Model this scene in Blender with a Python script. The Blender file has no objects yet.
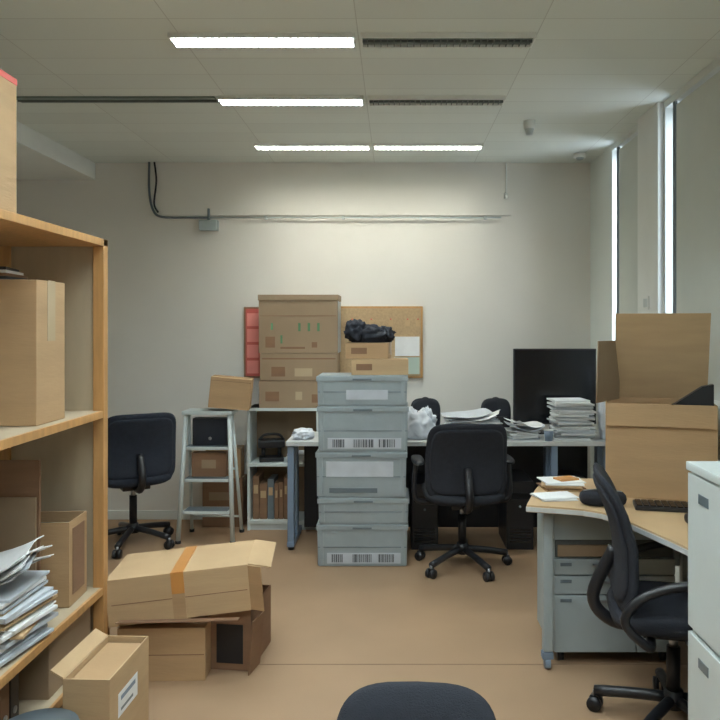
import bpy, bmesh, math, random
from mathutils import Vector, Matrix, noise
random.seed(7)
S = bpy.context.scene
pi = math.pi

# ---------------------------------------------------------------- materials
def lin(c):
    return tuple((x/255/12.92 if x/255 <= 0.04045 else ((x/255+0.055)/1.055)**2.4) for x in c)+(1,)
MC = {}
def mat(name, rgb, rough=0.6, metal=0.0, var=0.08, scale=6.0, bump=0.0, bscale=60, emit=0, stretch=(1,1,1), trans=0):
    if name in MC: return MC[name]
    m = bpy.data.materials.new(name); m.use_nodes = True
    nt = m.node_tree; N = nt.nodes; L = nt.links
    bs = N['Principled BSDF']
    tc = N.new('ShaderNodeTexCoord'); mp = N.new('ShaderNodeMapping')
    mp.inputs['Scale'].default_value = stretch
    L.new(tc.outputs['Object'], mp.inputs[0])
    nz = N.new('ShaderNodeTexNoise'); nz.inputs['Scale'].default_value = scale; nz.inputs['Detail'].default_value = 5
    L.new(mp.outputs[0], nz.inputs['Vector'])
    rp = N.new('ShaderNodeValToRGB'); c = lin(rgb)
    rp.color_ramp.elements[0].position = 0.3; rp.color_ramp.elements[1].position = 0.7
    rp.color_ramp.elements[0].color = tuple(x*(1-var) for x in c[:3])+(1,)
    rp.color_ramp.elements[1].color = tuple(min(1, x*(1+var)) for x in c[:3])+(1,)
    L.new(nz.outputs['Fac'], rp.inputs[0]); L.new(rp.outputs[0], bs.inputs['Base Color'])
    bs.inputs['Roughness'].default_value = rough; bs.inputs['Metallic'].default_value = metal
    if trans: bs.inputs['Transmission Weight'].default_value = trans
    if bump:
        n2 = N.new('ShaderNodeTexNoise'); n2.inputs['Scale'].default_value = bscale; n2.inputs['Detail'].default_value = 3
        L.new(mp.outputs[0], n2.inputs['Vector'])
        b = N.new('ShaderNodeBump'); b.inputs['Strength'].default_value = bump; b.inputs['Distance'].default_value = 0.01
        L.new(n2.outputs['Fac'], b.inputs['Height']); L.new(b.outputs[0], bs.inputs['Normal'])
    if emit:
        bs.inputs['Emission Color'].default_value = c; bs.inputs['Emission Strength'].default_value = emit
    MC[name] = m
    return m

def ceiling_mat():
    m = mat('ceiling_tiles', (226,232,227), 0.85, var=0.03)
    N = m.node_tree.nodes; L = m.node_tree.links; bs = N['Principled BSDF']
    tc = N['Texture Coordinate']; mp = N.new('ShaderNodeMapping'); mp.inputs['Location'].default_value = (0.16+7.75, 10.02, 0)
    L.new(tc.outputs['Object'], mp.inputs[0])
    br = N.new('ShaderNodeTexBrick'); br.offset = 0; br.inputs['Scale'].default_value = 1
    br.inputs['Brick Width'].default_value = 0.775; br.inputs['Row Height'].default_value = 0.22
    br.inputs['Mortar Size'].default_value = 0.0025; br.inputs['Mortar Smooth'].default_value = 0.3
    br.inputs['Color1'].default_value = lin((230,237,231)); br.inputs['Color2'].default_value = lin((224,231,225))
    br.inputs['Mortar'].default_value = lin((204,209,203))
    L.new(mp.outputs[0], br.inputs['Vector']); L.new(br.outputs['Color'], bs.inputs['Base Color'])
    return m

M_WALL = mat('painted_wall', (233,231,224), 0.8, var=0.03, scale=1.5, bump=0.05, bscale=120)
M_WALLR = mat('painted_wall_side', (226,232,228), 0.7, var=0.03, scale=1.5, bump=0.05)
M_CEIL = ceiling_mat()
M_TRIM = mat('white_trim', (236,240,236), 0.5, var=0.02)
M_FLOOR = mat('tan_vinyl_floor', (160,131,102), 0.55, var=0.06, scale=2.2, bump=0.06, bscale=180)
M_SEAM = mat('floor_seam', (138,112,88), 0.6)
M_CARD = mat('cardboard', (178,146,108), 0.85, var=0.07, scale=3, bump=0.12, bscale=25, stretch=(1,1,6))
M_CARD2 = mat('cardboard_light', (190,161,123), 0.85, var=0.06, scale=4, bump=0.12, bscale=25, stretch=(1,1,6))
M_CARDD = mat('cardboard_dark', (134,102,76), 0.85, var=0.08, scale=4, bump=0.12, bscale=25, stretch=(1,1,6))
M_CARDG = mat('cardboard_greyish', (154,132,106), 0.85, var=0.06, scale=4, bump=0.1, bscale=25)
M_TAPE = mat('packing_tape', (200,140,76), 0.3, var=0.05)
M_TAPEL = mat('clear_tape', (188,168,138), 0.25, var=0.05)
M_RED = mat('red_print', (208,98,88), 0.6)
M_GREEN = mat('green_print', (84,128,88), 0.6)
M_PAPER = mat('paper', (234,236,236), 0.8, var=0.05, scale=12)
M_PAPERG = mat('paper_grey', (192,198,204), 0.8, var=0.06, scale=12)
M_PINK = mat('paper_pink', (238,150,140), 0.8, var=0.06)
M_MINT = mat('paper_mint', (186,204,192), 0.8, var=0.04)
M_GREY = mat('grey_plastic', (152,163,166), 0.3, var=0.08, scale=5, bump=0.45, bscale=10)
M_GREYD = mat('grey_plastic_dark', (104,116,122), 0.35, var=0.06)
M_BLK = mat('black_plastic', (27,28,32), 0.4, var=0.1)
M_FAB = mat('black_fabric', (30,34,43), 0.85, var=0.15, scale=40, bump=0.4, bscale=300)
M_NAVY = mat('navy_fabric', (30,37,50), 0.85, var=0.15, scale=40, bump=0.4, bscale=300)
M_SCREEN = mat('dark_screen', (16,19,24), 0.25, var=0.05)
M_METAL = mat('painted_steel', (168,180,182), 0.4, metal=0.1, var=0.03)
M_METALW = mat('white_steel', (208,217,215), 0.4, var=0.03)
M_CHROME = mat('brushed_metal', (170,172,176), 0.3, metal=0.9, var=0.04)
M_DESKW = mat('white_laminate', (206,208,206), 0.4, var=0.03)
M_WOOD = mat('beech_laminate', (200,170,130), 0.4, var=0.08, scale=5)
M_PINE = mat('pine_edge', (190,144,90), 0.5, var=0.12, scale=8, stretch=(6,6,.7))
M_PINEP = mat('pine_panel', (182,166,140), 0.6, var=0.06, scale=6, stretch=(3,3,.6))
M_CORK = mat('cork', (184,158,122), 0.9, var=0.1, scale=60, bump=0.2)
M_BAG = mat('plastic_bag', (222,228,236), 0.3, var=0.04)
M_BLUEG = mat('blue_grey_steel', (120,138,158), 0.4, var=0.04)
M_LIT = mat('fluorescent_tube', (230,243,248), 0.5, emit=94)
M_LIT2 = mat('fluorescent_tube_warm', (247,244,232), 0.5, emit=60)
M_UNLIT = mat('unlit_louvre', (120,136,130), 0.4, var=0.05)
M_LOUV = mat('louvre_blade', (226,232,228), 0.4)
M_LOUVOFF = mat('louvre_blade_unlit', (96,106,102), 0.4)  # blades of switched-off fixtures, missing light put into a darker colour
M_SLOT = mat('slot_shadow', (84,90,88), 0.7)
M_BLIND = mat('roller_blind', (214,220,214), 0.8, var=0.02, bump=0.1, bscale=200)
M_FRAME = mat('window_frame_dark', (120,128,132), 0.5)
M_GLASS = mat('window_glass', (250,252,255), 0.05, trans=1.0)

# ---------------------------------------------------------------- builder
class B:
    def __init__(s, name):
        s.name = name; s.bm = bmesh.new(); s.mats = []
    def mi(s, m):
        if m not in s.mats: s.mats.append(m)
        return s.mats.index(m)
    def merge(s, t, m, M=None, smooth=False):
        i = s.mi(m)
        if M is not None: bmesh.ops.transform(t, matrix=M, verts=t.verts)
        bmesh.ops.recalc_face_normals(t, faces=t.faces)
        for f in t.faces: f.material_index = i; f.smooth = smooth
        me = bpy.data.meshes.new('t'); t.to_mesh(me); t.free(); s.bm.from_mesh(me); bpy.data.meshes.remove(me)
    def box(s, lo, hi, m, bev=0.0, M=None):
        lo = Vector(lo); hi = Vector(hi); t = bmesh.new(); c = (lo+hi)/2; d = hi-lo
        bmesh.ops.create_cube(t, size=1)
        bmesh.ops.scale(t, vec=d, verts=t.verts); bmesh.ops.translate(t, vec=c, verts=t.verts)
        if bev: bmesh.ops.bevel(t, geom=list(t.edges), offset=bev, segments=2, affect='EDGES', profile=0.7)
        s.merge(t, m, M)
    def cbox(s, c, d, m, R=None, bev=0.0):
        M = Matrix.Translation(Vector(c)) @ (R.to_4x4() if R is not None else Matrix.Identity(4))
        d = Vector(d)/2; s.box(-d, d, m, bev, M)
    def panel(s, c, sx, v, w, Ln, t, m):
        sx = Vector(sx).normalized(); v = Vector(v).normalized(); n = sx.cross(v).normalized()
        R = Matrix((sx, v, n)).transposed()
        s.cbox(Vector(c)+v*Ln/2, (w, Ln, t), m, R)
    def sheet(s, c, w, d, m, bend=.05, rz=0, tilt=0, tz=0.002):
        t = bmesh.new(); nx, ny = 8, 4; g = {}
        R = Matrix.Rotation(rz, 3, 'Z') @ Matrix.Rotation(tilt, 3, 'Y')
        for k, zz in enumerate((0, tz)):
            for i in range(nx+1):
                for j in range(ny+1):
                    u = i/nx-.5; v = j/ny-.5
                    p = Vector((u*w, v*d, zz+bend*(2*u)**2*(1 if u > 0 else .3)+.01*math.sin(3*u+4*v)))
                    g[k, i, j] = t.verts.new(R @ p+Vector(c))
        for k in (0, 1):
            for i in range(nx):
                for j in range(ny): t.faces.new((g[k, i, j], g[k, i+1, j], g[k, i+1, j+1], g[k, i, j+1]))
        for i in range(nx):
            for j in (0, ny): t.faces.new((g[0, i, j], g[0, i+1, j], g[1, i+1, j], g[1, i, j]))
        for j in range(ny):
            for i in (0, nx): t.faces.new((g[0, i, j], g[0, i, j+1], g[1, i, j+1], g[1, i, j]))
        s.merge(t, m)
    def cyl(s, a, b, r, m, r2=None, seg=20, smooth=True):
        a = Vector(a); b = Vector(b); t = bmesh.new(); d = b-a
        bmesh.ops.create_cone(t, cap_ends=True, segments=seg, radius1=r, radius2=r if r2 is None else r2, depth=d.length)
        M = Matrix.Translation((a+b)/2) @ d.to_track_quat('Z', 'Y').to_matrix().to_4x4()
        s.merge(t, m, M, smooth)
    def tube(s, pts, r, m, seg=10, sm=6, flat=1.0):
        P = [Vector(p) for p in pts]
        if sm > 1 and len(P) > 2:
            Q = []
            for i in range(len(P)-1):
                p0 = P[max(i-1, 0)]; p1 = P[i]; p2 = P[i+1]; p3 = P[min(i+2, len(P)-1)]
                for k in range(sm):
                    u = k/sm
                    Q.append(0.5*((2*p1)+(p2-p0)*u+(2*p0-5*p1+4*p2-p3)*u*u+(-p0+3*p1-3*p2+p3)*u**3))
            Q.append(P[-1]); P = Q
        t = bmesh.new(); rings = []; nrm = None
        for i, p in enumerate(P):
            tg = (P[min(i+1, len(P)-1)]-P[max(i-1, 0)]).normalized()
            if nrm is None:
                nrm = tg.orthogonal().normalized()
            else:
                nrm = (nrm-tg*nrm.dot(tg)).normalized()
            bn = tg.cross(nrm)
            rings.append([t.verts.new(p+(nrm*math.cos(2*pi*k/seg)+bn*math.sin(2*pi*k/seg)*flat)*r) for k in range(seg)])
        for a, b in zip(rings, rings[1:]):
            for k in range(seg): t.faces.new((a[k], a[(k+1) % seg], b[(k+1) % seg], b[k]))
        t.faces.new(rings[0]); t.faces.new(rings[-1])
        s.merge(t, m, None, True)
    def pad(s, w, h, th, m, f, n=4.0, seg=44):
        t = bmesh.new(); rr = [0.3, 0.55, 0.75, 0.88, 0.96, 1.0]
        def ring(r, sd):
            o = []
            for k in range(seg):
                a = 2*pi*k/seg; c = math.cos(a); q = math.sin(a)
                x = math.copysign(abs(c)**(2/n), c)*w/2*r; y = math.copysign(abs(q)**(2/n), q)*h/2*r
                z = sd*th/2*math.sqrt(max(0, 1-r**8))
                o.append(t.verts.new(f(x, y, z)))
            return o
        rim = ring(1.0, 0)
        for sd in (1, -1):
            prev = None; c = t.verts.new(f(0, 0, sd*th/2))
            for r in rr:
                cur = rim if r == 1.0 else ring(r, sd)
                for k in range(seg):
                    k2 = (k+1) % seg
                    if prev is None: t.faces.new((c, cur[k], cur[k2]))
                    else: t.faces.new((prev[k], cur[k], cur[k2], prev[k2]))
                prev = cur
        s.merge(t, m, None, True)
    def poly(s, pts, z0, z1, m, bev=0.0, M=None):
        t = bmesh.new(); a = [t.verts.new((x, y, z0)) for x, y in pts]; b = [t.verts.new((x, y, z1)) for x, y in pts]
        t.faces.new(a[::-1]); t.faces.new(b)
        for i in range(len(pts)):
            j = (i+1) % len(pts); t.faces.new((a[i], a[j], b[j], b[i]))
        s.merge(t, m, M)
    def blob(s, c, sc, m, amp=0.25, fr=2.5, seed=0, sub=4, floor=None):
        t = bmesh.new(); bmesh.ops.create_icosphere(t, subdivisions=sub, radius=1)
        for v in t.verts:
            d = noise.fractal(v.co*fr+Vector((seed, 3.1*seed, 0)), 0.7, 2.0, 3)
            r = noise.noise(v.co*fr*2.0+Vector((9, seed, 1)))
            v.co *= 1+amp*d+amp*0.5*abs(r)
            v.co = Vector((v.co.x*sc[0], v.co.y*sc[1], v.co.z*sc[2]))+Vector(c)
            if floor is not None and v.co.z < floor: v.co.z = floor
        s.merge(t, m, None, True)
    def done(s, loc=(0, 0, 0), rz=0, rx=0, ry=0):
        me = bpy.data.meshes.new(s.name); s.bm.to_mesh(me); s.bm.free()
        for m in s.mats: me.materials.append(m)
        o = bpy.data.objects.new(s.name, me); S.collection.objects.link(o)
        o.location = loc; o.rotation_euler = (rx, ry, rz)
        return o

# ---------------------------------------------------------------- room
XL, XR, YB, YF, H = -3.3, 1.52, 5.6, -1.6, 2.77
b = B('floor'); b.box((XL-.12, YF-.12, -0.1), (XR+.12, YB+.12, 0), M_FLOOR); b.done()
b = B('trim_1'); b.box((-1.5, 3.2, 0.0), (XR-.02, 3.208, 0.001), M_SEAM); b.done()
b = B('ceiling'); b.box((XL-.12, YF-.12, H), (XR+.12, YB+.12, H+.1), M_CEIL); b.done()
b = B('wall_back'); b.box((XL, YB, 0), (XR+.12, YB+.12, H), M_WALL)
b.box((-1.9, YB-.018, 2.36), (0.9, YB+.01, H), M_WALL); b.done()
b = B('wall_left'); b.box((XL-.12, YF, 0), (XL, YB+.12, H), M_WALL); b.done()
b = B('wall_front'); b.box((XL, YF-.12, 0), (XR+.12, YF, H), M_WALL); b.done()
b = B('wall_right')
SZ = 1.12
b.box((XR, YF, 0), (XR+.12, YB, SZ), M_WALLR)
for a, c in ((YF, 2.6), (4.05, 4.43), (5.04, YB)): b.box((XR, a, SZ), (XR+.12, c, H), M_WALLR)
for a, c in ((2.6, 4.05), (4.43, 5.04)): b.box((XR, a, 2.73), (XR+.12, c, H), M_WALLR)
b.done()
b = B('trim_2'); b.box((XR-.035, 4.07, 0.0), (XR, 4.41, H), M_TRIM, .004); b.done()
for i, (a, c, g) in enumerate(((2.6, 4.05, 3.92), (4.43, 5.04, 4.92))):
    b = B('window_%d' % (i+1))
    b.box((XR+.09, a, SZ), (XR+.105, c, 2.73), M_GLASS)
    for y in (a, c-.03): b.box((XR+.07, y, SZ), (XR+.12, y+.03, 2.73), M_TRIM)
    b.box((XR+.07, a, SZ), (XR+.12, c, SZ+.03), M_FRAME); b.box((XR+.07, a, 2.70), (XR+.12, c, 2.73), M_FRAME)
    b.box((XR+.002, g+.005, SZ), (XR+.02, g+.025, 2.73), M_FRAME)
    b.done()
    b = B('roller_blind'); b.box((XR+.012, a+.01, SZ+.01), (XR+.02, g, 2.71), M_BLIND)
    b.cyl((XR+.035, a+.01, 2.69), (XR+.035, g, 2.69), .02, M_TRIM); b.box((XR+.008, a+.01, SZ+.005), (XR+.024, g, SZ+.03), M_TRIM); b.done()
b = B('baseboard_back'); b.box((XL, YB-.012, 0), (XR, YB, .07), M_TRIM, .003); b.done()
b = B('baseboard_right'); b.box((XR-.012, YF, 0), (XR, 4.06, .07), M_TRIM, .003); b.done()
b = B('ceiling_soffit'); b.box((XL, YF, 2.64), (-2.33, YB, H), M_TRIM, .004); b.done()

# ceiling light rows
def fixture(name, x0, x1, y, lit):
    b = B(name); w = .05
    b.box((x0, y-w-.008, H-.022), (x1, y-w, H), M_TRIM); b.box((x0, y+w, H-.022), (x1, y+w+.008, H), M_TRIM)
    b.box((x0, y-w, H-.022), (x0+.008, y+w, H), M_TRIM); b.box((x1-.008, y-w, H-.022), (x1, y+w, H), M_TRIM)
    b.box((x0+.008, y-w, H-.01), (x1-.008, y+w, H-.002), (M_UNLIT, M_LIT, M_LIT2)[lit])
    n = 26
    for i in range(1, n):
        x = x0+(x1-x0)*i/n; b.box((x-.002, y-w, H-.021), (x+.002, y+w, H-.0102), M_LOUV if lit else M_LOUVOFF)
    b.box((x0+.008, y-.004, H-.0215), (x1-.008, y+.004, H-.0102), M_LOUV if lit else M_LOUVOFF)
    b.done()
for y, l, r in ((3.16, 1, 0), (4.01, 1, 0), (5.04, 2, 2), (2.25, 1, 1), (1.2, 1, 1), (0.1, 1, 1)):  # nearest rows are out of view, added and fully lit for fill light
    fixture('ceiling_light', -.98, -.175, y, l); fixture('ceiling_light', -.15, .61, y, r)
b = B('ceiling_slot_vent')
b.box((-2.1, 3.965, H-.01), (-.995, 4.055, H), M_UNLIT); b.box((-2.1, 4.006, H-.016), (-.995, 4.014, H), M_SLOT); b.done()
b = B('motion_sensor'); b.cyl((0.83, 4.45, H), (0.83, 4.45, H-.05), .035, M_TRIM); b.cyl((0.83, 4.45, H-.05), (0.83, 4.45, H-.085), .028, M_METALW, .02); b.done()
b = B('smoke_detector'); b.cyl((1.36, 5.3, H), (1.36, 5.3, H-.03), .045, M_TRIM); b.cyl((1.36, 5.3, H-.03), (1.36, 5.3, H-.045), .03, M_METAL, .02); b.done()
b = B('hanging_cable'); b.tube([(.86, 5.57, 2.76), (.862, 5.575, 2.65), (.858, 5.575, 2.53)], .006, M_TRIM); b.cyl((.858, 5.575, 2.53), (.858, 5.575, 2.49), .014, M_TRIM); b.done()
b = B('wall_conduit')
b.tube([(-1.9, 5.565, 2.77), (-1.9, 5.565, 2.55), (-1.87, 5.565, 2.40), (-1.80, 5.565, 2.345), (-1.6, 5.565, 2.34), (-1.44, 5.565, 2.34)], .009, M_GREYD)
b.tube([(-1.86, 5.565, 2.77), (-1.84, 5.55, 2.62), (-1.86, 5.56, 2.45), (-1.83, 5.565, 2.38)], .007, M_BLK)
b.cyl((-1.44, 5.565, 2.34), (.82, 5.565, 2.34), .006, M_METALW)
for x in (-1.0, -.4, .2, .7): b.box((x-.01, 5.555, 2.33), (x+.01, 5.6, 2.35), M_METALW)
b.box((-1.51, 5.54, 2.24), (-1.37, 5.6, 2.32), M_METAL, .006); b.cyl((-1.44, 5.565, 2.32), (-1.44, 5.565, 2.41), .01, M_GREYD)
b.done()
b = B('light_switch'); b.box((XR-.045, 4.2, 1.60), (XR-.0355, 4.28, 1.68), M_TRIM, .003)
for k in range(2): b.box((XR-.048, 4.21+k*.035, 1.615), (XR-.044, 4.237+k*.035, 1.665), M_METALW, .001)
b.done()

# ---------------------------------------------------------------- boxes
def flap(b, w, d, h, side, Ln, ang, m, off=0, ww=None):
    a = math.radians(ang)
    o = {'F': (0, -1), 'K': (0, 1), 'L': (-1, 0), 'R': (1, 0)}[side]; o = Vector((o[0], o[1], 0))
    sx = Vector((1, 0, 0)) if side in 'FK' else Vector((0, 1, 0)); full = w if side in 'FK' else d
    c = Vector((o.x*w/2, o.y*d/2, h))+sx*off
    b.panel(c, sx, Vector((0, 0, 1))*math.cos(a)+o*math.sin(a), (ww or full-.006), Ln, .005, m)
def carton(name, w, d, h, m=M_CARD, tape=M_TAPEL, label=None, prints=None, flaps=None, tapeaxis='y'):
    b = B(name)
    b.box((-w/2, -d/2, 0), (w/2, d/2, h), m, .004)
    if tapeaxis == 'y':
        b.box((-w/2+.002, -.0015, h-.001), (w/2-.002, .0015, h+.0012), M_CARDD)
        if tape:
            b.box((-w/2-.001, -.025, h), (w/2+.001, .025, h+.0018), tape)
            b.box((-w/2-.0015, -.025, h-.07), (-w/2, .025, h+.001), tape); b.box((w/2, -.025, h-.07), (w/2+.0015, .025, h+.001), tape)
    else:
        b.box((-.0015, -d/2+.002, h-.001), (.0015, d/2-.002, h+.0012), M_CARDD)
        if tape:
            b.box((-.027, -d/2-.001, h), (.027, d/2+.001, h+.0018), tape)
            b.box((-.027, -d/2-.0015, h-.08), (.027, -d/2, h+.001), tape)
    for (x0, z0, x1, z1, pm) in (prints or []):
        b.box((x0, -d/2-.0012, z0), (x1, -d/2+.001, z1), pm)
    for (y0, z0, y1, z1, pm) in (label or []):
        b.box((w/2-.001, y0, z0), (w/2+.0014, y1, z1), pm)
    for f in (flaps or []): flap(b, w, d, h, f[0], f[1], f[2], m)
    return b
def open_carton(name, w, d, h, flaps, m=M_CARD, inner=M_CARDD):
    b = B(name); t = .005
    b.box((-w/2, -d/2, 0), (w/2, d/2, t), m)
    b.box((-w/2, -d/2, 0), (w/2, -d/2+t, h), m); b.box((-w/2, d/2-t, 0), (w/2, d/2, h), m)
    b.box((-w/2, -d/2+t, 0), (-w/2+t, d/2-t, h), m); b.box((w/2-t, -d/2+t, 0), (w/2, d/2-t, h), m)
    b.box((-w/2+t, -d/2+t, t), (w/2-t, d/2-t, t+.003), inner)
    for f in flaps: flap(b, w, d, h, f[0], f[1], f[2], m, *(f[3:]))
    return b

# big printed cartons on bookcase
BK = .90
carton('cardboard_box', .575, .27, .20, M_CARDG, prints=[(-.24, .05, -.14, .12, M_CARDD), (.1, .04, .22, .1, M_CARDD), (-.02, .06, .03, .12, M_TAPEL)]).done((-.711, 5.42, BK+.0005))
carton('cardboard_box', .57, .27, .20, M_CARDG, prints=[(-.27, .155, .27, .165, M_CARDD), (-.2, .03, -.1, .1, M_CARDD), (-.03, .03, .1, .09, M_TAPEL)]).done((-.708, 5.42, BK+.2026), rz=.01)
bb = carton('cardboard_box', .58, .27, .42, M_CARDG, prints=[(-.24, .04, -.17, .12, M_CARDD), (-.13, .03, .05, .045, M_CARDD), (-.13, .07, -.115, .13, M_GREEN), (.0, .16, .018, .22, M_GREEN), (.07, .16, .088, .22, M_GREEN), (.14, .16, .158, .22, M_GREEN), (-.2, .17, -.185, .22, M_GREEN), (-.28, .27, .28, .275, M_CARDD), (.1, .04, .14, .08, M_CARDD)])
bb.box((-.296, -.14, .385), (.296, .137, .428), M_CARDG, .004); bb.box((.291, -.13, .0), (.294, .13, .38), M_GREY); bb.done((-.711, 5.42, BK+.4046))

# bookcase
b = B('bookcase')
x0, x1, y0, y1 = -1.085, -.56, 5.29, 5.575
for x in (x0, x1-.018): b.box((x, y0, 0), (x+.018, y1, BK), M_METALW, .001)
for z in (0.05, .47, BK-.02): b.box((x0+.018, y0, z), (x1-.018, y1, z+.02), M_METALW)
b.box((x0, y0-.004, BK-.022), (x1, y1, BK), M_METALW, .002)
b.box((x0+.018, y1-.01, 0.05), (x1-.018, y1, BK-.02), M_CARDG); b.box((x0+.018, y0+.02, 0), (x1-.018, y0+.03, .05), M_METALW)
b.done()
b = B('binder_row')
x = x0+.03
for k in range(7):
    w = random.choice((.035, .05, .06)); hh = random.uniform(.26, .32)
    b.box((x, y0+.05, .0705), (x+w-.004, y0+.25, .07+hh), random.choice((M_CARDD, M_GREYD, M_CARDG, M_CARDD)), .003)
    b.box((x+.008, y0+.048, .07+hh*.6), (x+w-.012, y0+.051, .07+hh*.8), M_CARD2)
    x += w
b.done()
b = B('hole_puncher'); b.box((-.09, -.07, 0), (.09, .07, .03), M_BLK, .006); b.cyl((-.06, 0, .03), (-.06, 0, .1), .015, M_BLK); b.cyl((.06, 0, .03), (.06, 0, .1), .015, M_BLK)
b.box((-.1, -.05, .1), (.1, .07, .16), M_BLK, .015); b.tube([(-.09, -.02, .16), (-.05, -.04, .2), (.05, -.04, .2), (.09, -.02, .16)], .01, M_BLK); b.done((-.93, 5.42, .4905), rz=.2)

def papers(name, w, d, n, hmin, hmax, jit=.02, rot=.2, mats=(M_PAPER, M_PAPER, M_PAPERG)):
    b = B(name); z = 0
    for k in range(n):
        t = random.uniform(hmin, hmax); a = random.uniform(-rot, rot)
        sw = w*random.uniform(.85, 1); sd = d*random.uniform(.85, 1)
        b.cbox((random.uniform(-jit, jit), random.uniform(-jit, jit), z+t/2), (sw, sd, t*.9), random.choice(mats), Matrix.Rotation(a, 3, 'Z'))
        z += t
    return b, z
b, z = papers('paper_stack', .2, .18, 7, .006, .014); b.done((-.70, 5.43, .4905))

# step ladder + cartons
b = B('step_ladder')
for x in (-.17, .17):
    b.tube([(x*1.12, -.16, 0.0), (x*.9, -.10, .885)], .016, M_METALW, sm=1)
    b.tube([(x*1.08, .13, 0.0), (x*.9, -.04, .885)], .012, M_METALW, sm=1)
    b.cyl((x*1.12, -.16, 0), (x*1.12, -.16, .02), .02, M_BLK); b.cyl((x*1.08, .13, 0), (x*1.08, .13, .02), .018, M_BLK)
for k, z in enumerate((.20, .42, .64)):
    b.box((-.16+.006*k, -.155+.017*k, z), (.16-.006*k, -.02-.01*k, z+.022), M_METALW, .004)
    b.box((-.15, -.15+.017*k, z+.022), (.15, -.04, z+.025), M_GREYD)
b.box((-.175, -.13, .885), (.175, .06, .91), M_METALW, .006)
b.cyl((-.17, .11, .12), (.17, .11, .12), .008, M_METALW); b.cyl((-.165, .04, .48), (.165, .04, .48), .008, M_METALW)
b.done((-1.305, 5.13, 0), rz=-.03)
b = B('file_box'); b.box((-.125, -.085, 0), (.125, .0, .19), M_BLK, .006)
b.box((-.11, -.088, .01), (.11, -.084, .18), M_FAB, .002); b.cyl((0, -.09, .05), (0, -.086, .05), .012, M_CHROME); b.done((-1.295, 5.13, .6655))
b = B('file_box'); b.box((-.12, -.07, 0), (.12, .0, .17), M_CARDD, .004); b.box((-.05, -.0715, .06), (.05, -.069, .12), M_CARDG); b.done((-1.305, 5.115, .4455))
carton('cardboard_box', .30, .18, .36, M_CARDD, prints=[(-.1, .2, .05, .26, M_CARDG)]).done((-1.29, 5.47, 0))
carton('cardboard_box', .26, .17, .22, M_CARD).done((-1.29, 5.475, .3622), rz=.04)
b = carton('cardboard_box', .28, .20, .215, M_CARD, flaps=[], tape=None); b.box((-.139, -.102, .19), (.139, -.1, .193), M_CARDD); b.done((-1.17, 5.10, .926), ry=.10, rz=.12)

# boards
b = B('planner_board'); b.box((-1.17, 5.575, 1.10), (-.78, 5.595, 1.65), M_CARDD, .002); b.box((-1.155, 5.573, 1.115), (-.795, 5.576, 1.635), M_RED)
for k in range(4):
    b.box((-1.145, 5.57, 1.135+k*.122), (-1.055, 5.5735, 1.235+k*.122), M_PINK)
    b.box((-1.04, 5.57, 1.135+k*.122), (-.85, 5.5735, 1.235+k*.122), M_PINK)
b.done()
b = B('cork_board'); b.box((-.46, 5.575, 1.10), (.215, 5.595, 1.655), M_PINE, .002); b.box((-.445, 5.57, 1.115), (.20, 5.576, 1.64), M_CORK)
b.box((-.01, 5.567, 1.13), (.19, 5.571, 1.26), M_MINT); b.box((.0, 5.565, 1.27), (.19, 5.571, 1.42), M_PAPER)
b.box((-.12, 5.566, 1.28), (-.03, 5.571, 1.42), M_PAPERG)
for x in (-.35, -.2, -.05, .08, .16): b.box((x, 5.567, 1.5), (x+.035, 5.571, 1.56), M_CARD2); b.cyl((x+.018, 5.56, 1.555), (x+.018, 5.568, 1.555), .006, M_RED)
b.done()

# grey archive crates
def crate(h, w=.575, d=.30, style=0):
    b = B('archive_crate'); lip = .03
    t = bmesh.new(); bmesh.ops.create_cube(t, size=1)
    for v in t.verts:
        k = .985 if v.co.z < 0 else 1.0
        v.co = Vector((v.co.x*w*.98*k, v.co.y*d*.97*k, (v.co.z+.5)*(h-.008)))
    bmesh.ops.bevel(t, geom=list(t.edges), offset=.006, segments=2, affect='EDGES'); b.merge(t, M_GREY)
    b.box((-w/2, -d/2, h-lip-.006), (w/2, d/2, h-.006), M_GREY, .004)
    b.box((-w/2+.01, -d/2+.01, h-.01), (w/2-.01, d/2-.01, h-.0005), M_GREY, .003)
    f = -d*.485
    for x in (-w*.44, w*.44): b.box((x-.01, f-.003, .01), (x+.01, f+.01, h-lip), M_GREY, .003)
    b.box((-.06, -d/2-.003, h-lip+.0), (.06, -d/2+.001, h-.018), M_GREYD, .003)
    b.box((-w/2+.01, f-.001, h*.45), (w/2-.01, f+.004, h*.45+.004), M_GREYD)
    if style == 1:
        b.box((-.22, f-.002, .02), (.24, f+.003, .085), M_PAPERG)
        for gx, gw in ((-.19, .07), (-.06, .12), (.1, .1)):
            x = gx
            while x < gx+gw:
                s = random.choice((.002, .004, .006)); b.box((x, f-.0032, .028), (x+s, f, .078), M_BLK); x += s+random.choice((.003, .005))
    if style == 2: b.box((-.22, f-.002, .13), (.2, f+.003, .225), M_PAPERG); b.box((-.2, f-.002, .03), (.1, f+.003, .06), M_GREYD)
    if style == 4: b.box((-.1, f-.002, .04), (.16, f+.003, .10), M_PAPERG)
    return b
z = 0
for h, st, dx, rz in ((.265, 1, 0, 0), (.165, 0, .006, .01), (.286, 2, -.004, -.01), (.286, 1, .003, .008), (.19, 4, .0, .0)):
    crate(h, style=st).done((-.205+dx, 4.645, z), rz=rz); z += h+.0005
TOPZ = z
carton('cardboard_box', .36, .22, .10, M_CARD2, prints=[(-.15, .03, -.05, .07, M_CARDD)]).done((-.10, 4.65, TOPZ), rz=.05)
carton('cardboard_box', .27, .2, .10, M_CARD, prints=[(-.1, .03, 0, .07, M_CARDD)]).done((-.17, 4.65, TOPZ+.102), rz=-.08)
b = B('black_jacket'); b.blob((-.17, 4.65, TOPZ+.255), (.13, .085, .06), M_FAB, .35, 2.2, 3, floor=TOPZ+.2045)
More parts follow.
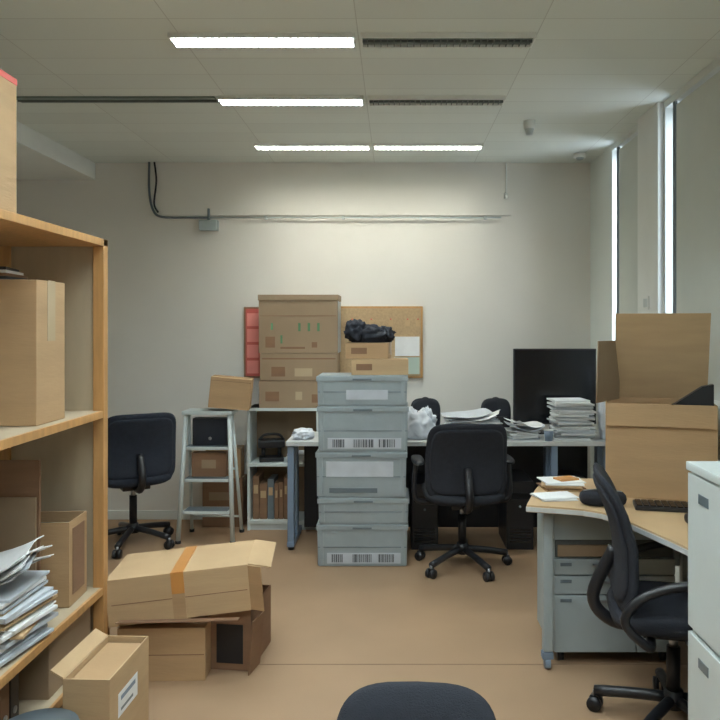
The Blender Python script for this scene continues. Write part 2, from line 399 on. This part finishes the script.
b.blob((-.25, 4.62, TOPZ+.275), (.065, .06, .07), M_FAB, .4, 2.2, 5, floor=TOPZ+.2045); b.blob((-.07, 4.66, TOPZ+.25), (.06, .06, .05), M_FAB, .4, 2.2, 8, floor=TOPZ+.2045); b.done()

# back desk
b = B('office_desk')
b.box((-.73, 4.81, .70), (1.48, 5.27, .73), M_DESKW, .004)
for x in (-.70, 1.07, 1.43):
    b.box((x-.02, 5.02, .05), (x+.02, 5.10, .70), M_BLUEG, .006); b.box((x-.025, 4.82, .02), (x+.025, 5.25, .055), M_BLUEG, .01)
    b.box((x-.02, 4.84, .67), (x+.02, 5.24, .70), M_BLUEG); b.cyl((x, 4.85, 0), (x, 4.85, .02), .02, M_BLK); b.cyl((x, 5.22, 0), (x, 5.22, .02), .02, M_BLK)
    b.box((x-.022, 4.83, .05), (x+.022, 4.87, .70), M_BLUEG, .004)
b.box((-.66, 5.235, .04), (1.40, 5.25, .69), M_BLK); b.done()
for x, hh in ((.20, .44), (.84, .46), (1.22, .46)):
    b = B('computer_tower'); b.box((-.09, -.2, .0), (.09, .19, hh), M_BLK, .006); b.box((-.07, -.203, hh-.12), (.07, -.199, hh-.08), M_SCREEN); b.cyl((0, -.203, hh-.17), (0, -.198, hh-.17), .008, M_GREYD)
    for k in range(5): b.box((-.07, -.203, .05+.02*k), (.07, -.199, .06+.02*k), M_SCREEN)
    b.done((x, 5.035, 0))
b = B('computer_monitor'); b.box((-.295, -.02, .07), (.295, .02, .61), M_BLK, .006); b.box((-.285, -.0215, .082), (.285, -.019, .6), M_SCREEN)
b.box((-.03, .0, .01), (.03, .04, .2), M_BLK, .004); b.box((-.13, -.03, 0), (.13, .09, .012), M_BLK, .004); b.done((1.145, 5.17, .7305))
DZ = .7305
b, z = papers('paper_stack', .28, .2, 24, .006, .016, .02, .16, (M_PAPER, M_PAPERG, M_PAPER, M_PAPER)); b.done((1.21, 4.95, DZ))
b, z = papers('paper_stack', .36, .24, 15, .006, .014, .02, .2)
b.sheet((-.02, 0, z), .34, .24, M_PAPER, .03, .1); b.sheet((.04, -.02, z+.012), .30, .22, M_PAPER, .045, -.2); b.sheet((-.04, -.02, z+.03), .3, .22, M_PAPERG, .02, .3, -.05); b.done((.53, 4.98, DZ))
b, z = papers('paper_stack', .20, .18, 6, .005, .012, .015, .3)
b.sheet((0, 0, z), .24, .18, M_PAPER, .04, .4); b.sheet((.0, -.01, z+.015), .23, .18, M_PAPERG, .05, .1, .2); b.sheet((.0, -.02, z+.045), .22, .18, M_PAPER, .03, .4, .25); b.done((.88, 4.96, DZ), rz=.1)
b = B('plastic_bag'); b.blob((0, 0, .07), (.12, .10, .11), M_BAG, .3, 1.9, 2, floor=0); b.blob((.05, 0, .15), (.04, .04, .06), M_BAG, .4, 2, 6); b.blob((-.06, 0, .13), (.05, .035, .08), M_BAG, .4, 2, 7); b.done((.17, 4.97, DZ))
b = B('plastic_bag'); b.blob((0, 0, .2), (.035, .06, .27), M_BAG, .25, 1.9, 4, floor=0); b.done((1.43, 4.93, DZ))
b = B('plastic_bag'); b.blob((0, 0, .03), (.07, .08, .04), M_BAG, .3, 2.2, 12, floor=0); b.done((-.63, 4.95, DZ))
b = B('paper_cup'); b.cyl((0, 0, 0), (0, 0, .07), .025, M_BLUEG, .033); b.cyl((0, 0, .07), (0, 0, .075), .035, M_PAPER); b.done((1.035, 4.85, DZ))
for x in (.22, .73):
    b = B('laptop_bag'); b.pad(.22, .25, .06, M_FAB, lambda X, Y, Z: Vector((X, Z, .125+Y)), 3.5); b.box((-.08, -.034, .03), (.08, -.026, .12), M_BLK, .003); b.tube([(-.04, 0, .235), (0, 0, .252), (.04, 0, .235)], .007, M_BLK); b.done((x, 5.22, DZ))

# ---------------------------------------------------------------- office chairs
def chair(loc, rz, sh=.46, top=.93, bw=.46, arms='T', fab=M_FAB, base_r=.29, bb=.10, seatw=.48, phase=0.3, armh=.2, n=6, name='office_chair'):
    b = B(name)
    for k in range(5):
        a = phase+2*pi*k/5; c, s = math.cos(a), math.sin(a)
        b.tube([(c*.03, s*.03, .115), (c*.15, s*.15, .10), (c*base_r, s*base_r, .075)], .02, M_BLK, 10, 3)
        px, py = c*base_r, s*base_r; t = Vector((-s, c, 0))
        b.cyl((px, py, .075), (px, py, .04), .009, M_CHROME)
        for sd in (-1, 1):
            q = Vector((px, py, .028))+t*.016*sd; b.cyl(q-t*.009, q+t*.009, .028, M_BLK, seg=18)
        b.cbox((px, py, .05), (.03, .03, .018), M_BLK, Matrix.Rotation(a, 3, 'Z'), .004)
    b.cyl((0, 0, .085), (0, 0, .15), .035, M_BLK); b.cyl((0, 0, .15), (0, 0, sh-.14), .025, M_BLK); b.cyl((0, 0, sh-.16), (0, 0, sh-.06), .016, M_CHROME)
    b.box((-.09, -.12, sh-.085), (.09, .12, sh-.045), M_BLK, .012)
    b.cyl((.08, .03, sh-.065), (.22, .03, sh-.075), .007, M_BLK)
    b.pad(seatw, .47, .085, fab, lambda x, y, z: Vector((x, y, sh-.01+z-(.05*max(0, (y-.15)/.08)**2*.5 if y > .15 else 0)+.25*x*x)), 4)
    zb = sh+bb; hh = top-zb; zc = (top+zb)/2
    f = lambda x, y, z: Vector((x*(1-.05*max(0, y)/hh*2), -.235+z+.55*x*x-.16*y-.35*y*y*0.6+.05*math.cos(y/hh*3.0), zc+y))
    b.pad(bw, hh, .045, fab, f, n)
    f2 = lambda x, y, z: f(x, y, z)+Vector((0, -.022, 0))
    b.pad(bw*.9, hh*.86, .03, fab, f2, n)
    yb = f(0, -hh*.1, 0).y-.03
    b.tube([(0, -.08, sh-.07), (0, -.22, sh-.06), (0, -.29, sh+.03), (0, yb, zc-hh*.1)], .024, M_BLK, 10, 6)
    if arms == 'T':
        for sd in (-1, 1):
            x = sd*(seatw/2+.03)
            b.tube([(sd*.12, .0, sh-.06), (x, -.0, sh-.05), (x+.02*sd, .0, sh+.06), (x+.01*sd, .0, sh+armh-.02)], .017, M_BLK, 10, 6)
            b.pad(.075, .26, .03, M_BLK, lambda X, Y, Z: Vector((x+X, Y+.0, sh+armh+Z)), 3, 24)
    if arms == 'loop':
        for sd in (-1, 1):
            x = sd*(seatw/2+.025)
            b.tube([(sd*.14, -.1, sh-.06), (x, -.12, sh-.05), (x, -.20, sh+.03), (x, -.14, sh+.12), (x, .0, sh+armh), (x, .14, sh+armh-.005), (x, .20, sh+armh-.07), (x, .14, sh+.01), (x, .06, sh-.05), (sd*.14, .03, sh-.06)], .016, M_BLK, 10, 6)
    return b.done(loc, rz)
chair((.42, 4.50, 0), .06, sh=.47, top=.93, bw=.50, phase=.1, seatw=.5, bb=-.01)
chair((-1.80, 4.95, 0), .55, sh=.48, top=.93, bw=.50, fab=M_NAVY, bb=-.02, arms=None, phase=.4)
chair((1.04, 2.69, 0), -pi/2-.20, sh=.45, top=.965, bw=.42, bb=.02, phase=.64, armh=.17, seatw=.44, arms='loop')
chair((.045, 1.56, 0), pi-.04, sh=.36, top=.612, bw=.405, bb=.0, arms=None, seatw=.40, phase=.2, n=4)

# ---------------------------------------------------------------- left shelf unit
sx0, sx1, sy0, sy1 = -1.66, -1.22, 1.35, 3.06
b = B('shelving_unit')
TZ = 1.87
for y in (sy0, sy1-.045):
    b.box((sx1-.045, y, 0), (sx1, y+.045, TZ-.0), M_PINE, .003); b.box((sx0, y, 0), (sx0+.045, y+.045, TZ), M_PINE, .003)
    yy = y+.015; b.box((sx0+.045, yy, .1), (sx1-.045, yy+.015, TZ-.02), M_PINEP)
for z in (.12, .385, 1.125, TZ-.025):
    b.box((sx0+.002, sy0+.002, z), (sx1-.012, sy1-.002, z+.025), M_PINEP)
    b.box((sx1-.014, sy0+.046, z-.004), (sx1-.001, sy1-.046, z+.026), M_PINE, .002)
b.box((sx0, sy0, TZ-.03), (sx1, sy1, TZ), M_PINE, .003)
b.done()
S0, S1, S2 = .1455, .4115, 1.1515
b = carton('cardboard_box', .36, .62, .45, M_CARD, label=[(-.31, .43, .31, .45, M_RED), (.08, .15, .2, .30, M_PAPER)]); b.done((-1.43, 2.07, TZ+.0005))
b = carton('cardboard_box', .36, .22, .52, M_CARD, label=[(-.03, .3, .03, .52, M_TAPEL)], tapeaxis='y'); b.done((-1.45, 2.66, S2), rz=0)
b = B('folder_pile')
for k in range(4): b.cbox((0, 0, .006+k*.012), (.22-.02*k, .18, .010), (M_BLK, M_CARDD, M_PAPER, M_BLK)[k], Matrix.Rotation(.08*k, 3, 'Z'))
b.done((-1.50, 2.66, S2+.5225))
b = open_carton('cardboard_box', .28, .18, .33, [('L', .1, 30)], M_CARD); b.box((-.13, -.08, .01), (.13, .08, .29), M_BLK, .004); b.box((.141, -.06, .04), (.1425, .06, .3), M_CARDD); b.done((-1.41, 2.88, S1), rz=.05)
b = B('cardboard_sheet'); b.cbox((0, 0, .29), (.30, .01, .58), M_CARDD); b.cbox((.0, -.012, .22), (.28, .008, .44), M_CARDG); b.done((-1.51, 2.76, S1))
b, z = papers('paper_stack', .28, .30, 20, .006, .014, .02, .2, (M_PAPER, M_PAPERG, M_PAPER, M_CARD2))
b.box((-.14, -.12, z-.003), (.02, .12, z+.02), M_PAPERG, .003)
for k in range(6):
    b.sheet((.0+random.uniform(-.012, .012), random.uniform(-.02, .02), z+.026+.007*k), .30, .24, random.choice((M_PAPER, M_PAPERG, M_PAPER)), .012+.003*k, random.uniform(-.25, .25), -.16-.02*k, .004)
b.done((-1.38, 2.46, S1))
b = B('binder_row')
for k in range(6): b.cbox((.0, -.2+.06*k, .17), (.26, .05, .32), (M_BLUEG, M_PAPER, M_BLK, M_PAPERG, M_CARDD, M_BLK)[k], None, .003)
b.done((-1.44, 1.75, S1))
carton('cardboard_box', .34, .36, .22, M_CARDG, tape=None).done((-1.43, 2.80, S0))
b = B('binder_row')
for k in range(9): b.box((-.14, -.3+.062*k, 0), (.15, -.3+.062*k+.055, .22), (M_BLK, M_BLK, M_CARDD, M_BLK, M_PAPERG)[k % 5], .004); b.cyl((.149, -.272+.062*k, .06), (.152, -.272+.062*k, .06), .012, M_CHROME)
b.done((-1.44, 2.22, S0))
# floor cartons near shelf
b = open_carton('cardboard_box', .155, .33, .36, [('L', .05, 60)], M_CARD2)
b.box((.0772, -.10, .20), (.0785, .06, .28), M_PAPER); b.box((.0786, -.08, .25), (.079, .04, .265), M_BLUEG); b.box((.0786, -.08, .215), (.079, .02, .225), M_GREYD)
b.box((-.068, -.15, .01), (.068, .15, .34), M_CARD); b.done((-.995, 2.50, 0), rz=-.04)
b = B('waste_bin'); b.cyl((0, 0, 0), (0, 0, .28), .09, M_BLK, .12, 28); b.cyl((0, 0, .27), (0, 0, .285), .124, M_GREYD, .124, 28); b.done((-1.09, 2.18, 0))
b = carton('cardboard_box', .37, .34, .225, M_CARD, prints=[(-.18, .11, .18, .114, M_CARDD)]); b.done((-.995, 3.22, 0), rz=.03)
b = open_carton('cardboard_box', .19, .30, .27, [], M_CARDD); b.box((-.09, -.14, .01), (.09, .14, .22), M_BLK, .004)
b.panel((.103, -.13, .0), (.1, 1, 0), (.1, -.05, 1), .12, .24, .005, M_CARDD); b.box((-.06, -.1515, .03), (.06, -.1495, .2), M_BLK); b.done((-.705, 3.30, 0), rz=-.12)
b = carton('cardboard_box', .60, .36, .20, M_CARD2, tape=M_TAPE, tapeaxis='x', prints=[(-.28, .09, .29, .093, M_CARDD)], flaps=[('R', .10, 105)])
b.box((-.027, -.182, .0), (.027, -.1795, .2), M_CARD); b.box((-.027, -.183, .11), (.027, -.1805, .2), M_TAPE)
b.panel((.30, -.18, .1), (0, 0, 1), (.8, -.55, .0), .19, .07, .005, M_CARD)
b.panel((.0, -.182, .0), (1, 0, -.1), (0, -.5, .12), .50, .07, .004, M_CARDD)
b.done((-.935, 3.26, .252), ry=-.085, rz=.10)
b = B('cardboard_sheet'); b.box((-.12, -.006, 0), (.12, .0, .26), M_CARD); b.box((-.11, .001, 0), (.1, .007, .23), M_CARD2); b.done((-1.36, 3.12, 0), rz=.1)

# ---------------------------------------------------------------- right desk
b = B('corner_desk')
curve = [(.57, 3.12), (.70, 3.085), (.80, 3.05), (.865, 3.00), (.905, 2.93), (.935, 2.84), (.965, 2.74), (1.0, 2.62), (1.03, 2.50), (1.05, 2.38), (1.505, 2.38), (1.505, 3.66), (.76, 3.66), (.66, 3.4)]
b.poly(curve, .70, .73, M_WOOD)
b.poly([(x+(-.003 if x < 1.2 else 0), y-.003 if y < 3.2 else y) for x, y in curve], .703, .722, M_DESKW)
for (x, y) in ((.67, 3.17), (1.45, 2.46), (1.45, 3.6), (.80, 3.62)):
    b.box((x-.02, y-.02, .08), (x+.02, y+.02, .70), M_METAL, .004); b.cyl((x, y, .08), (x, y, .05), .012, M_CHROME); b.cyl((x-.012, y, .026), (x+.012, y, .026), .026, M_BLUEG); b.box((x-.025, y-.02, .045), (x+.025, y+.02, .075), M_BLUEG, .006)
b.box((.82, 3.615, .3), (1.43, 3.63, .69), M_METALW); b.done()
b = B('drawer_unit')
X0, X1, Y0, Y1 = .705, 1.25, 3.2, 3.57
b.box((X0, Y0+.02, .05), (X1, Y1, .685), M_METAL, .003)
b.box((X0, Y0, .555), (X1, Y0+.02, .685), M_METAL, .003)
b.box((X0+.01, Y0+.012, .475), (X1-.01, Y0+.02, .555), M_SLOT); b.box((X0+.02, Y0+.002, .48), (X0+.3, Y0+.012, .53), M_CARDG)
for z0, z1 in ((.40, .468), (.315, .393), (.055, .308)):
    b.box((X0+.004, Y0, z0), (X1-.18, Y0+.02, z1), M_METAL, .004); b.box((X1-.176, Y0, z0), (X1-.004, Y0+.02, z1), M_METAL, .004)
    b.box((X0+.17, Y0-.018, z1-.028), (X0+.27, Y0-.008, z1-.018), M_CHROME, .002)
    for dx in (.175, .26): b.box((X0+dx, Y0-.016, z1-.027), (X0+dx+.006, Y0, z1-.019), M_CHROME)
    b.box((X0+.03, Y0-.002, z1-.03), (X0+.08, Y0+.001, z1-.015), M_GREYD)
for x in (X0+.04, X1-.04):
    for y in (Y0+.05, Y1-.05): b.cyl((x-.012, y, .025), (x+.012, y, .025), .025, M_BLK); b.cyl((x, y, .03), (x, y, .052), .01, M_CHROME)
b.done()
# large open carton with raised flaps and a black wedge standing in for its shaded inside
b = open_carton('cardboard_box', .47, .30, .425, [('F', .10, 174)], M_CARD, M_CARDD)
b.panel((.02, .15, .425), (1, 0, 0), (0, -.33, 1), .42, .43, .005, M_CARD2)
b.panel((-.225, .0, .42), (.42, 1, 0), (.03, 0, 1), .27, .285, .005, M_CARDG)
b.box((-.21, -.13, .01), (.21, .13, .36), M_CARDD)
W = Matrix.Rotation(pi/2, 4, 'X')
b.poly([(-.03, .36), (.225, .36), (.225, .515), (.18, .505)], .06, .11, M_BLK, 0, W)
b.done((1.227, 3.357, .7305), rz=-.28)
b, z = papers('paper_stack', .20, .17, 6, .004, .009, .01, .2, (M_PAPER, M_CARD2, M_PAPER, M_CARDD)); b.cbox((.02, .0, z+.004), (.1, .07, .008), M_TAPE, Matrix.Rotation(.4, 3, 'Z')); b.done((.80, 3.45, .7305))
b, z = papers('paper_stack', .18, .14, 3, .003, .005, .01, .2, (M_PAPER, M_PAPER, M_PAPERG)); b.done((.72, 3.25, .7305), rz=.3)
b = B('computer_keyboard'); b.box((-.17, -.06, 0), (.17, .06, .018), M_BLK, .005)
for r in range(4):
    for k in range(12): b.box((-.162+.027*k, -.05+.026*r, .018), (-.14+.027*k, -.029+.026*r, .023), M_SCREEN)
b.done((1.19, 3.05, .7305), rz=-.22)
b = B('black_pouch'); b.pad(.20, .09, .06, M_FAB, lambda x, y, z: Vector((x, y, .031+z)), 3); b.tube([(-.08, 0, .06), (0, .01, .066), (.08, 0, .06)], .003, M_CHROME); b.done((.90, 3.12, .7305), rz=-.15)
b = B('computer_mouse'); b.pad(.06, .1, .035, M_BLK, lambda x, y, z: Vector((x, y, .018+z)), 2.4); b.cyl((0, .02, .03), (0, .025, .037), .006, M_GREYD); b.done((1.17, 2.82, .7305))

# metal cabinet in right foreground
b = B('metal_cabinet')
cx0, cx1, cy0, cy1, ch = .945, 1.42, 1.45, 2.33, 1.07
b.box((cx0+.018, cy0, .03), (cx1, cy1, ch-.02), M_METALW, .003); b.box((cx0-.003, cy0-.004, ch-.028), (cx1+.003, cy1+.004, ch), M_METALW, .006)
for z0, z1 in ((.05, .525), (.545, ch-.035)):
    for y0, y1 in ((cy0+.006, (cy0+cy1)/2-.003), ((cy0+cy1)/2+.003, cy1-.006)):
        b.box((cx0, y0, z0), (cx0+.018, y1, z1), M_METALW, .004)
    ym = (cy0+cy1)/2
    b.box((cx0-.012, ym+.03, z1-.16), (cx0, ym+.045, z1-.06), M_CHROME, .003); b.cyl((cx0-.006, ym+.1, z1-.07), (cx0, ym+.1, z1-.07), .011, M_CHROME); b.box((cx0-.002, cy1-.16, z1-.08), (cx0+.001, cy1-.09, z1-.05), M_GREYD)
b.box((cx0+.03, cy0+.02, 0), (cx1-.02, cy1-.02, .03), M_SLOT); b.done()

# ---------------------------------------------------------------- light
w = bpy.data.worlds.new('World'); S.world = w; w.use_nodes = True
bg = w.node_tree.nodes['Background']; bg.inputs[0].default_value = (.86, .93, 1, 1); bg.inputs[1].default_value = 2.0
for yy, e in ((4.975, 3.5), (3.99, 2)):
    ld = bpy.data.lights.new('window_daylight', 'AREA'); ld.shape = 'RECTANGLE'; ld.size = 1.5; ld.size_y = .07; ld.energy = e; ld.color = (.75, .87, 1)
    lo = bpy.data.objects.new('window_daylight', ld); S.collection.objects.link(lo); lo.location = (XR+.065, yy, 1.92)
    lo.rotation_euler = (0, math.radians(90), 0)

# ---------------------------------------------------------------- camera
cd = bpy.data.cameras.new('camera'); cd.sensor_width = 36; cd.lens = 36; cd.shift_x = -.0486; cd.shift_y = -.0486; cd.clip_start = .05
co = bpy.data.objects.new('camera', cd); S.collection.objects.link(co); co.location = (0, 0, 1.51); co.rotation_euler = (pi/2, 0, 0)
S.camera = co
S.view_settings.view_transform = 'Standard'
